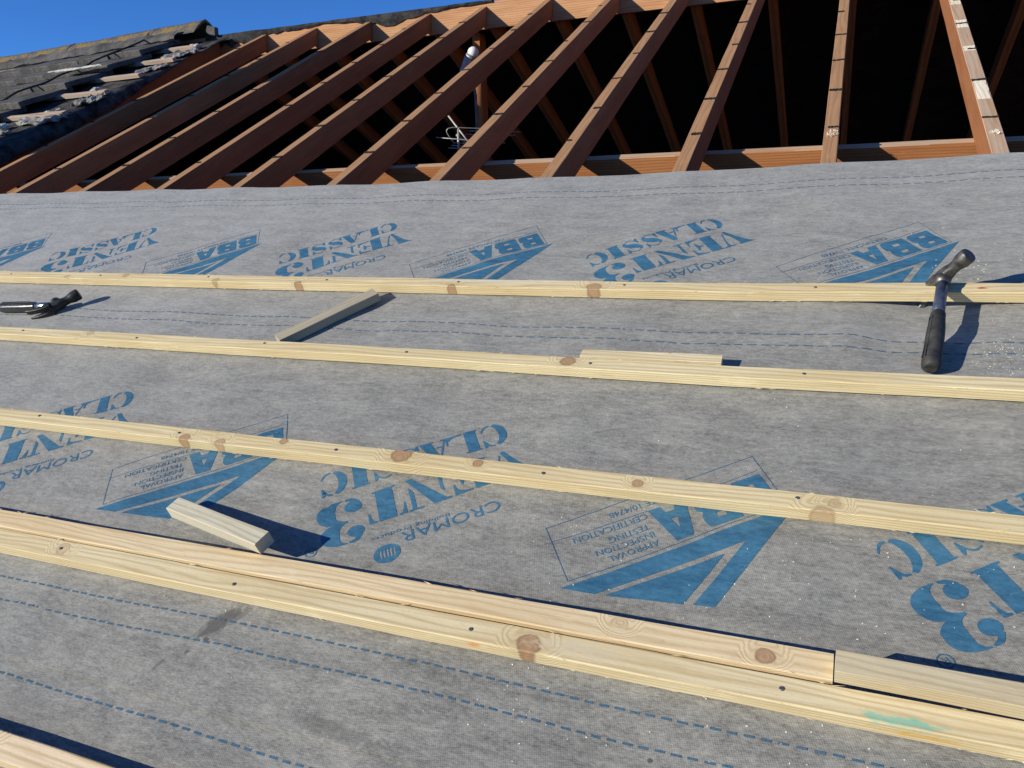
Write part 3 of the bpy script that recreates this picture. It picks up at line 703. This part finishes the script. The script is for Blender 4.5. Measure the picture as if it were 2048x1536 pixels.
# ------------------------------------------------------------------ old tiled part of the near slope
def dip(u): return .030 * (u + 4.6)        # the old roof sags towards the left
def tile_mesh(seed):
    rnd = random.Random(seed); wd, ln, th = .318, .425, .030; nx = 20; st = [0, .004, .05, .2, .425]
    def prof(x):
        t = x / wd; z = .0028 * (math.cos(2 * math.pi * (t * 2 - .25)) * .5 + .5)
        return z
    vs = []; fs = []
    for j, y in enumerate(st):
        dr = .004 if j == 0 else 0
        for i in range(nx + 1):
            x = wd * i / nx; e = .0025 * nz(x * 30 + seed * 9, y * 12, seed)
            vs.append((x, y + (.004 * nz(x * 22, seed * 3.1) if j < 2 else 0), prof(x) + th - dr + e))
    m = len(vs)
    for j, y in enumerate(st):
        for i in range(nx + 1):
            x = wd * i / nx; vs.append((x, y + (.004 * nz(x * 22, seed * 3.1) if j < 2 else 0) + (.003 if j == 0 else 0), prof(x) * .9 - .008 * (1 if j < 2 else 0)))
    k = nx + 1
    for j in range(len(st) - 1):
        for i in range(nx):
            a = j * k + i; fs += [(a, a + 1, a + k + 1, a + k), (m + a, m + a + k, m + a + k + 1, m + a + 1)]
    for i in range(nx): fs += [(i, m + i, m + i + 1, i + 1)]; 
    J = (len(st) - 1) * k
    for i in range(nx): fs += [(J + i, J + i + 1, m + J + i + 1, m + J + i)]
    for j in range(len(st) - 1):
        a = j * k; fs += [(a, a + k, m + a + k, m + a), (a + nx, m + a + nx, m + a + nx + k, a + nx + k)]
    mb = MB(); mb.add(vs, fs)
    me = bpy.data.meshes.new('tile'); me.from_pydata(mb.v, [], mb.f); me.update()
    bm = bmesh.new(); bm.from_mesh(me); bmesh.ops.recalc_face_normals(bm, faces=bm.faces); bm.to_mesh(me); bm.free()
    me.materials.append(TILE); return me
tms = [tile_mesh(k) for k in range(5)]
old = empty('old_tiled_roof', roofM(-4.6, 3.2)); tag(old, 'remaining dark weathered roof tiles left of the stripped rafters', 'roof')
ends = [-5.4, -5.1, -4.42, -4.70, -4.70, -4.62, -4.66]
COURSE = [2.52, 2.865, 3.21, 3.555, 3.90, 4.245, 4.59]
for c, s0 in enumerate(COURSE):
    e = ends[c] + random.uniform(-.02, .02)
    if c == 2: e = -4.78
    for k in range(9):
        u = e - .318 - .306 * k
        if u < -7.4: break
        tilt = Matrix.Rotation(R(-6.2 + random.uniform(-.5, .5)), 4, 'X')
        M = Matrix.Translation((u + 4.6, s0 - 3.2 + random.uniform(-.008, .008), .082 + dip(u) + random.uniform(-.003, .003))) @ Matrix.Rotation(R(random.uniform(-.7, .7)), 4, 'Z') @ tilt
        link_mesh('tile', random.choice(tms), old, M)
# underlay beneath them
vs = []; fs = []; nx, ny = 60, 48
for i in range(nx + 1):
    for j in range(ny + 1):
        u = -9.2 + 4.95 * i / nx; s = 2.3 + 2.79 * j / ny
        if i == nx: u += -.02 + .02 * nz(s * 9, 2.2) + .015 * nz(s * 31, 4)
        if i == nx - 1: u = -4.30 + .03 * nz(s * 9, 2.2)
        if i > nx - 8: s += .01 * nz(u * 20, s * 8)
        vs.append((u + 4.6, s - 3.2, .008 + .02 * max(0, dip(u)) + .010 * nz(u * 6, s * 6, 3) * (1 if i > nx - 12 else .3) - (.07 * smooth(4.7, 3.7, s) if i == nx else 0)))
for i in range(nx):
    for j in range(ny): fs.append((i * (ny + 1) + j, (i + 1) * (ny + 1) + j, (i + 1) * (ny + 1) + j + 1, i * (ny + 1) + j + 1))
o = MB().add(vs, fs).build('underlay', DUSTY, old, sm=True); mm = o.modifiers.new('thickness', 'SOLIDIFY'); mm.thickness = .003
# ridge tiles
def ridge_tile(k):
    nx = 14; rings = []
    L = .45
    for j, x in enumerate((0, .01, .2, .43, .45)):
        r = []
        for side in (0, 1):
            for i in range(nx + 1):
                t = -1 + 2 * i / nx; t = t if side == 0 else -t
                a = t * R(62); rad = .165 - (.018 if side else 0)
                y = t * (.150 - (.012 if side else 0)); z = (.115 - (.020 if side else 0)) * (1 - abs(t) ** 1.35) - .005 + .003 * nz(x * 18 + k, i * .7, side) + (.006 if x > .36 else 0)
                r.append((x, y, z))
        rings.append(r)
    return MB().rings(rings)
rt0 = None
for k in range(7):
    u0 = -4.95 - .455 * k
    o = ridge_tile(k).build('ridge_tile', RIDGET, old, Matrix.Identity(4)); smooth_by_angle(o, 50)
    wm = Matrix.Translation((u0, YR + .015, ZR + .048 + dip(u0) + random.uniform(-.004, .004))) @ Matrix.Rotation(R(random.uniform(-.6, .6) - 1.0), 4, 'Y')
    o.matrix_local = old.matrix_world.inverted() @ wm
# ridge bedding mortar under the ridge tiles
mb = MB()
vs = []; fs = []
for k in range(80):
    u = -4.62 - 2.9 * k / 79
    for (s, h) in ((4.96, .05), (4.93, .085), (4.945, .11), (5.03, .12)):
        vs.append((u + 4.6, s - 3.2 + .01 * nz(u * 9, s), h + dip(u) + .012 * nz(u * 13, h * 40)))
for k in range(79):
    for j in range(3): fs.append((k * 4 + j, (k + 1) * 4 + j, (k + 1) * 4 + j + 1, k * 4 + j + 1))
mb.add(vs, fs).build('ridge_bedding', TILE, old)
# old batten stubs sticking out past the tiles
oldb = wood('old_batten_stub_wood', (.52, .36, .22), (.44, .28, .16), (.36, .20, .10), seed=6.6, rough=.9, weather=.6, wcol=(.42, .38, .33))
stub_lab = ['lowest broken old batten stub sticking out of the tiles', 'second lowest broken batten stub below the white felt scrap', 'middle broken batten stub at the tile edge', 'second highest broken batten stub with mortar lumps on it', 'highest broken batten stub just below the ridge tiles']
for k, (s, e) in enumerate(((3.47, -4.27), (3.83, -4.30), (4.15, -4.31), (4.49, -4.30), (4.80, -4.34))):
    b = beam('batten_stub', 2.6, .040, .024, oldb, None, roofM(e - 2.6, s, .018 + dip(e) * .3, R(random.uniform(-.4, .4))), step=.06, rough=.004, seed=k * 3.3, lift=lambda x: -.006 * (2.6 - x) )
    tag(b, stub_lab[k], 'batten', 'broken old battens at the tile edge')
# torn scraps of felt and lumps of mortar along the broken edge
def scrap(name, u, s, lu, ls, mat, label, cat, seed, h0=.035, amp=.02, ang=0):
    nx, ny = 12, 7; vs = []; fs = []
    for i in range(nx + 1):
        for j in range(ny + 1):
            a = i / nx - .5; b = j / ny - .5
            k = 1 + .35 * nz(a * 5 + seed, b * 5, seed)
            vs.append((a * lu * k, b * ls * k * (1 - 1.1 * a * a), h0 + amp * nz(a * 4 + seed, b * 4, 2) + amp * .5 * nz(a * 13 + seed, b * 13, 5)))
    for i in range(nx):
        for j in range(ny): fs.append((i * (ny + 1) + j, (i + 1) * (ny + 1) + j, (i + 1) * (ny + 1) + j + 1, i * (ny + 1) + j + 1))
    o = MB().add(vs, fs).build(name, mat, None, roofM(u, s, 0, ang)); m_ = o.modifiers.new('thickness', 'SOLIDIFY'); m_.thickness = .006
    return tag(o, label, cat)
scrap('felt_scrap', -4.40, 3.40, .34, .12, SCRAP, 'crumpled grey felt scrap under the lowest batten stub', 'felt', 1.1, .03, .03)
scrap('felt_scrap', -4.33, 3.72, .16, .15, SCRAP, 'torn pale felt scrap hanging between two batten stubs', 'felt', 2.7, .03, .03, R(30))
scrap('felt_scrap', -4.37, 4.36, .20, .10, SCRAP, 'pale felt scrap beside the second highest batten stub', 'felt', 3.9, .03, .02, R(25))
scrap('felt_scrap', -4.38, 4.68, .24, .16, SCRAP, 'grey felt scrap lying just below the ridge at the tile edge', 'felt', 5.2, .03, .025, R(20))
scrap('felt_scrap', -4.55, 3.22, .18, .05, SCRAP, 'small pale felt scrap at the left edge of the photo below the tiles', 'felt', 6.4, .03, .02)
scrap('mortar_slab', -4.88, 4.20, .42, .035, MORTAR, 'white strip of mortar lying on a tile course end', 'mortar', 7.3, .118, .008, R(4))
for k, (u, s, h, r) in enumerate(((-4.44, 3.50, .052, .016), (-4.37, 3.52, .056, .012), (-4.42, 3.88, .056, .028), (-4.40, 4.53, .05, .022), (-4.35, 4.545, .05, .016), (-4.42, 4.86, .05, .018), (-4.36, 4.84, .05, .02), (-4.62, 3.30, .05, .03), (-4.50, 3.36, .045, .018))):
    rings = []
    for a in range(7):
        t = -90 + 180 * a / 6
        rings.append([(r * max(.08, math.cos(R(t))) * math.cos(2 * math.pi * q / 9) * (1 + .9 * nz(q * .7, a * .9, k)) * 1.3, r * max(.08, math.cos(R(t))) * math.sin(2 * math.pi * q / 9) * (1 + .9 * nz(q * .7, a * .9, k)), r * .55 * math.sin(R(t)) * (1 + .5 * nz(q * 1.3, a * 1.1, k + 4))) for q in range(9)])
    o = MB().rings(rings).build('mortar_fragment', MORTAR, None, roofM(u, s, h - .012, k * 1.1)); tag(o, 'small pale lump of mortar on the broken tile edge', 'mortar', 'mortar lumps along the broken tile edge')
o = MB().add([(x * (1 - .2 * z / .06), y, z) for x in (-.05, .05) for y in (-.02, .02) for z in (0, .06)], [(0, 1, 3, 2), (4, 6, 7, 5), (0, 4, 5, 1), (2, 3, 7, 6), (0, 2, 6, 4), (1, 5, 7, 3)]).build('tile_fragment', TILE, None, Matrix.Translation((-4.42, YR - .03, ZR + .04)) @ Matrix.Rotation(R(14), 4, 'Y'), bevel=.006)
tag(o, 'broken piece of ridge tile standing right of the last ridge tile', 'tile')
# cable down the old tiles
pts = [(-4.99, 5.20, .09), (-5.0, 5.14, .125), (-4.99, 5.06, .115), (-4.93, 4.97, .110), (-4.87, 4.80, .115), (-4.92, 4.46, .115), (-4.925, 4.33, .105), (-4.91, 4.11, .118), (-4.92, 3.97, .11), (-4.965, 3.79, .118), (-5.0, 3.66, .1), (-5.1, 3.5, .1)]
Q = []
for i in range(len(pts) - 1):
    p0, p1, p2, p3 = [Vector(pts[max(0, min(len(pts) - 1, i + a))]) for a in (-1, 0, 1, 2)]
    for k in range(6):
        t = k / 6; Q.append(.5 * ((2 * p1) + (-p0 + p2) * t + (2 * p0 - 5 * p1 + 4 * p2 - p3) * t * t + (-p0 + 3 * p1 - 3 * p2 + p3) * t ** 3))
o = MB().tube([(p.x, p.y, p.z + dip(p.x)) for p in Q], .006, 8).build('cable', CABLE, None, ROOF, sm=True); tag(o, 'black cable snaking over the ridge tile and down the old tiles', 'cable')

# ------------------------------------------------------------------ new battens
nail_mb = MB()
nail_mb.tube([(0, 0, -.004), (0, 0, .0004), (0, 0, .0010)], [.0032, .0036, .0030], 10)
nm = bpy.data.meshes.new('nail_head'); nm.from_pydata(nail_mb.v, [], nail_mb.f); nm.update(); nm.materials.append(NAIL)
dent_mb = MB(); dent_mb.tube([(0, 0, -.003), (0, 0, .0002)], [.0052, .0058], 12)
def slivers(o, L, w, t, bow, u0, seed):
    rv = random.Random(int(seed * 10) + 5); mb = MB()
    for k in range(int(L * 16)):
        x = rv.uniform(.02, L - .02); b = bow(x + u0) if bow else 0
        y, z = rv.choice(((b, .001), (b, .001), (b, t - .001), (b + w, t)))
        M = Matrix.Translation((x, y, z)) @ Matrix.Rotation(rv.uniform(-.35, .35) + (3.14 if rv.random() < .5 else 0), 4, 'Z') @ Matrix.Rotation(rv.uniform(-.25, .25), 4, 'Y')
        ln = rv.uniform(.003, .011); q = rv.uniform(.0003, .0007)
        mb.add([M @ Vector(p) for p in ((-ln, 0, 0), (ln * .2, q, 0), (ln, 0, q), (ln * .2, -q, 0), (ln * .2, 0, q * 2))], [(0, 1, 4), (1, 2, 4), (2, 3, 4), (3, 0, 4), (0, 3, 2, 1)])
    c = mb.build('frayed_fibres', o.data.materials[0], o); c['kind'] = 'stuff'
def batten(name, s, w, u0, u1, mat, label, bow=None, nails=True, seed=0., h=.0055, t=.025, nu=None):
    o = beam(name, u1 - u0, w, t, mat, None, roofM(u0, s, h), ch=.0016, bow=(lambda x: bow(x + u0)) if bow else None, step=.03, rough=.0012, seed=seed)
    tag(o, label, 'batten', 'new roofing battens')
    if nails:
        for r in RAFT:
            if u0 + .03 < r < u1 - .03:
                b = bow(r) if bow else 0
                link_mesh('nail_head', nm, o, Matrix.Translation((r - u0 + random.uniform(-.008, .008), b + w * random.uniform(.42, .68), t + .0004)) @ Matrix.Diagonal((.98, .98, 1, 1)))
    slivers(o, u1 - u0, w, t, bow, u0, seed)
    return o
HB = .0035
def K(u0, s0, lst): return [(u - u0, s - s0, z, r, st) for (u, s, z, r, st) in lst]
b1 = lambda u: lerp_tab([(-4, .012), (-2.7, .012), (-1.25, .003), (-.29, -.001), (.37, .016), (1.4, .02)], u)
m1 = wood('batten_wood_a', BL, BM_, BD, seed=11.3, knots=K(-4.5, 1.597, [(-1.417, 1.60, .012, .012, 1), (-.929, 1.60, .012, .011, 1), (-.543, 1.607, .018, .017, .9), (-2.1, 1.63, .025, .010, .6), (-1.72, 1.61, .02, .011, .6), (-2.35, 1.62, .02, .01, .5), (.9, 1.61, .02, .015, 1)]),
          patches=[(.284 + 4.5, 1.6285 - 1.597, .026, .012, .005, .02, (.45, .012, .02)), (-.8 + 4.5, .03, .025, .25, .006, .01, (.62, .60, .50))])
batten('batten', 1.597, .039, -4.5, 1.5, m1, 'topmost pale pine batten, the claw hammer head leans over it', b1, seed=1.)
b2 = lambda u: lerp_tab([(-4, .006), (-2.3, .005), (-1.07, .001), (-.24, -.004), (.33, .004), (1.5, .006)], u)
m2 = wood('batten_wood_b', (.76, .65, .39), (.68, .55, .30), BD, seed=17.9, knots=K(-4.0, 1.279, [(-.520, 1.298, .025, .015, 1), (-1.94, 1.31, .025, .010, .45)]))
batten('batten', 1.279, .038, -4.0, 1.5, m2, 'second batten from the top, with an offcut lying against its upper edge', b2, seed=2.)
m3 = wood('batten_wood_c', BL, BM_, BD, seed=23.1, knots=K(-3.5, .940, [(-1.298, .944, .02, .013, .9), (-1.199, .942, .02, .012, .7), (-1.046, .966, .025, .009, .9), (-.763, .963, .025, .019, 1), (-.600, .964, .025, .009, 1), (-.294, .957, .025, .009, .9), (.006, .935, .012, .017, .55), (.022, .96, .025, .010, .5)]))
batten('batten', .940, .0375, -3.5, 1.5, m3, 'third batten from the top with a dark oval knot, crossing the large lettering', lambda u: .002 * math.sin(u * 1.3), seed=3.)
m4 = wood('batten_wood_d', (.74, .63, .385), (.66, .53, .30), BD, seed=29.7, knots=K(-3.0, .5965, [(-.378, .6085, .02, .0165, 1), (-1.33, .618, .025, .013, .35)]),
          patches=[(.108 + 3.0, .0065, .024, .062, .008, .014, (.22, .47, .33)), (.125 + 3.0, -.001, .012, .055, .006, .006, (.62, .36, .06)), (-.463 + 3.0, -.001, .017, .014, .006, .008, (.70, .32, .10)), (-.31 + 3.0, .02, .026, .09, .016, .01, (.62, .52, .33))])
batten('batten', .5965, .0395, -3.0, 1.3, m4, 'lower batten with a big round knot and a green stain near its right end', lambda u: .001 * math.sin(u * 2), seed=4.)
m5 = wood('batten_wood_e', (.80, .64, .42), (.70, .52, .32), BD, seed=37.3, knots=K(-2.6, .254, [(-1.15, .28, .02, .016, .8)]))
batten('batten', .254, .039, -2.6, 1.2, m5, 'lowest batten in the bottom left corner of the photo', None, seed=5.)
batten('batten', -.09, .039, -2.4, 1.2, m5, 'batten below the bottom edge of the frame', None, seed=6.)
m6 = wood('loose_batten_wood', (.79, .65, .40), (.71, .545, .305), (.52, .35, .165), seed=41.9, knots=K(-2.9, .6385, [(-.055, .6595, .025, .0115, 1), (-.258, .672, .025, .011, .3)]), weather=.12, wcol=(.40, .28, .17))
batten('loose_batten', .6385, .0405, -2.9, .030, m6, 'loose unnailed batten lying along the upper side of the lower batten', lambda u: .0015 + .002 * math.sin(u * 1.1 + 1), nails=False, seed=7., h=.0075)['group'] = 'battens not yet nailed'

# offcuts
o1 = wood('grey_offcut_wood', (.50, .44, .29), (.42, .35, .22), (.28, .21, .12), seed=51., weather=.45, wcol=(.37, .34, .27))
def offcut(u, s, L, w, ang, mat, label, h0, h1, t=.025):
    a = math.atan2(h1 - h0, L)
    o = beam('offcut', L, w, t, mat, None, ROOF @ Matrix.Translation((u, s, h0)) @ Matrix.Rotation(ang, 4, 'Z') @ Matrix.Rotation(-a, 4, 'Y'), ch=.0012, step=.03, rough=.0012, seed=u * 9)
    return tag(o, label, 'offcut', 'sawn batten offcuts')
a1 = math.atan2(1.5665 - 1.330, -1.143 + 1.310)
offcut(-1.2935, 1.3215, .288, .038, a1, o1, 'grey green offcut lying diagonally between the two upper battens', .0065, .0065)
o2 = wood('pale_offcut_wood', (.76, .66, .42), (.66, .54, .31), (.46, .33, .16), seed=57., knots=[(.19, .03, .025, .006, .8)], gy=70.)
offcut(-.4995, 1.3185, .298, .027, R(.3), o2, 'flat pale offcut lying against the upper edge of the second batten', .0065, .0065)
o3 = wood('block_offcut_wood', (.62, .58, .42), (.54, .47, .32), (.34, .27, .16), seed=63., weather=.35, wcol=(.46, .43, .34), gy=60.)
a3 = math.atan2(.6783 - .749, -.9042 + 1.1846)
offcut(-1.1846, .749, .289, .0335, a3, o3, 'short offcut block propped on the loose batten casting a long shadow', .004, .0335)
o4 = wood('weathered_offcut_wood', (.66, .54, .31), (.56, .43, .23), (.38, .27, .13), seed=69., weather=.45, wcol=(.50, .46, .34), gy=60.)
offcut(.0315, .6375, .62, .034, R(-.6), o4, 'weathered offcut in the lower right, just beyond the end of the loose batten', .0335, .0345)

# ------------------------------------------------------------------ claw hammers
def hammer(name, label, M_shaft, L_grip, L_shaft, mats, headM=None, claw_len=.062, spread=.0050, claw_w=.0125):
    """local x: from the butt to the head, z: the head axis (+z striking face)"""
    t = empty(name, M_shaft); tag(t, label, 'hammer', 'claw hammers')
    grip, shaft, headm = mats
    prof = [(0, .0100, .0085), (.004, .0138, .0115), (.014, .0150, .0128), (.03, .0150, .0130), (.06, .0148, .0128), (.095, .0150, .0126), (.125, .0142, .0118), (L_grip - .022, .0124, .0108), (L_grip - .006, .0120, .0106), (L_grip, .0112, .0102)]
    rings = []
    for x, a, b in prof:
        a *= 1.14; b *= 1.22
        rings.append([(x, b * math.copysign(abs(math.cos(q)) ** .8, math.cos(q)), a * math.copysign(abs(math.sin(q)) ** .8, math.sin(q))) for q in [2 * math.pi * k / 24 for k in range(24)]])
    g = MB().rings(rings).build('grip', grip, t); smooth_by_angle(g, 45)
    for sd in (-1, 1):
        for dz in (-.004, .004):
            MB().tube([(.02, sd * .0180, dz), (.06, sd * .0156, dz), (.12, sd * .0147, dz), (L_grip - .02, sd * .0144, dz)], .0011, 6).build('grip_rib', grip, g)
    MB().tube([(L_grip - .004, 0, 0), (L_grip + .03, 0, 0), (L_grip + L_shaft, 0, 0)], [.0118, .0116, .0114], 18).build('shaft', shaft, t, sm=True)
    hx = L_grip + L_shaft + .012
    H = Matrix.Translation((hx, 0, 0)) @ (headM if headM else Matrix.Identity(4))
    # face side: cheek, neck, poll
    fr = []
    for z, a, b in ((-.018, .0125, .0135), (.0, .0150, .0150), (.014, .0150, .0140), (.024, .0118, .0118), (.036, .0124, .0124), (.044, .0150, .0150), (.049, .0164, .0164), (.066, .0168, .0168), (.069, .0156, .0156)):
        n8 = 20; e = 1.0 if z > .03 else .72
        fr.append([(a * math.copysign(abs(math.cos(q)) ** e, math.cos(q)), b * math.copysign(abs(math.sin(q)) ** e, math.sin(q)), z) for q in [2 * math.pi * k / n8 for k in range(n8)]])
    hd = MB().rings(fr).build('head', headm, t, H); smooth_by_angle(hd, 42)
    MB().tube([(0, 0, .0692), (0, 0, .0700)], [.0138, .0130], 20).build('striking_face', headm, hd)
    MB().tube([(-.030, 0, 0), (-.014, 0, 0), (-.010, 0, 0)], [.0138, .0155, .0165], 16).build('socket', headm, hd, sm=True)
    # two claw prongs, curving back towards the handle
    for sd in (-1, 1):
        cr = []
        for k in range(9):
            q = k / 8; z = -.014 - claw_len * q; x = .002 - .030 * q * q; th = .0135 * (1 - q) + .0022 * q; wi = claw_w * (1 - .18 * q)
            gap = .0006 + spread * q
            cr.append([(x - th, sd * gap, z), (x - th, sd * (gap + wi), z), (x + th * .8, sd * (gap + wi), z), (x + th * .8, sd * gap, z)])
        MB().rings(cr).build('claw', headm, hd, bevel=.0012)
    return t
# hammer leaning over the topmost batten
A = W(.1768, 1.345, .0245); B = W(.2125, 1.640, .0515)
X = (B - A).normalized(); clawp = W(.192, 1.690, .010); facep = W(.2395, 1.676, .080)
Zh = (facep - clawp); Zh = (Zh - X * Zh.dot(X)).normalized(); Yh = Zh.cross(X)
MH = Matrix((X, Yh, Zh)).transposed().to_4x4(); MH.translation = A
hammer('claw_hammer', 'claw hammer with blue shaft and black grip leaning over the topmost batten on the right', MH, .168, .118, (RUBBER, BLUESTEEL, FORGED))
# hammer lying on the membrane at the left edge
A = W(-2.464, 1.4385, .0195); B = W(-2.195, 1.4440, .031); X = (B - A).normalized()
clawp = W(-2.235, 1.378, .016); facep = W(-2.128, 1.468, .034)
Zh = facep - clawp; Zr = (Zh - X * Zh.dot(X)).normalized(); Yh = Zr.cross(X)
MH = Matrix((X, Yh, Zr)).transposed().to_4x4(); MH.translation = A
ang = math.atan2(Zh.normalized().dot(X), Zh.normalized().dot(Zr)) * .8
hammer('claw_hammer', 'black claw hammer with chromed shaft lying flat on the membrane at the left', MH, .160, .080, (GLOSSGRIP, CHROME, BLACKSTEEL), headM=Matrix.Rotation(ang, 4, 'Y') @ Matrix.Scale(1.04, 4), claw_len=.070, spread=.0050, claw_w=.0170)

# ------------------------------------------------------------------ sawdust and grit on the membrane
rnd = random.Random(21); mb = MB()
def fleck(u, s, r):
    l = LC(s) if s > 1.36 else (LB(s) if s > .42 else LA(s))
    M = Matrix.Translation((u, s, wav(u, s) + l + r * .3)) @ Matrix.Rotation(rnd.uniform(0, 6.28), 4, 'Z') @ Matrix.Rotation(rnd.uniform(-.5, .5), 4, 'X')
    mb.box(-r * rnd.uniform(.8, 2.2), r, -r * .7, r * .7, -r * .35, r * .35, M)
for k in range(110): fleck(rnd.gauss(.30, .03), rnd.gauss(1.435, .035), rnd.uniform(.0003, .0009))
for k in range(45): fleck(rnd.gauss(.27, .05), rnd.gauss(1.72, .06), rnd.uniform(.0004, .0012))
for k in range(200): fleck(rnd.uniform(-.45, .28), rnd.uniform(.42, .92), rnd.uniform(.0004, .0010))
for k in range(160): fleck(rnd.uniform(-1.5, .3), rnd.uniform(.30, 1.27), rnd.uniform(.0003, .0009))
for k in range(110): fleck(rnd.uniform(-2.6, .4), rnd.uniform(1.33, 2.3), rnd.uniform(.0004, .0010))
sd = mb.build('sawdust', SAWDUST, None, ROOF); tag(sd, 'pale sawdust flecks scattered over the membrane', 'sawdust', kind='stuff')
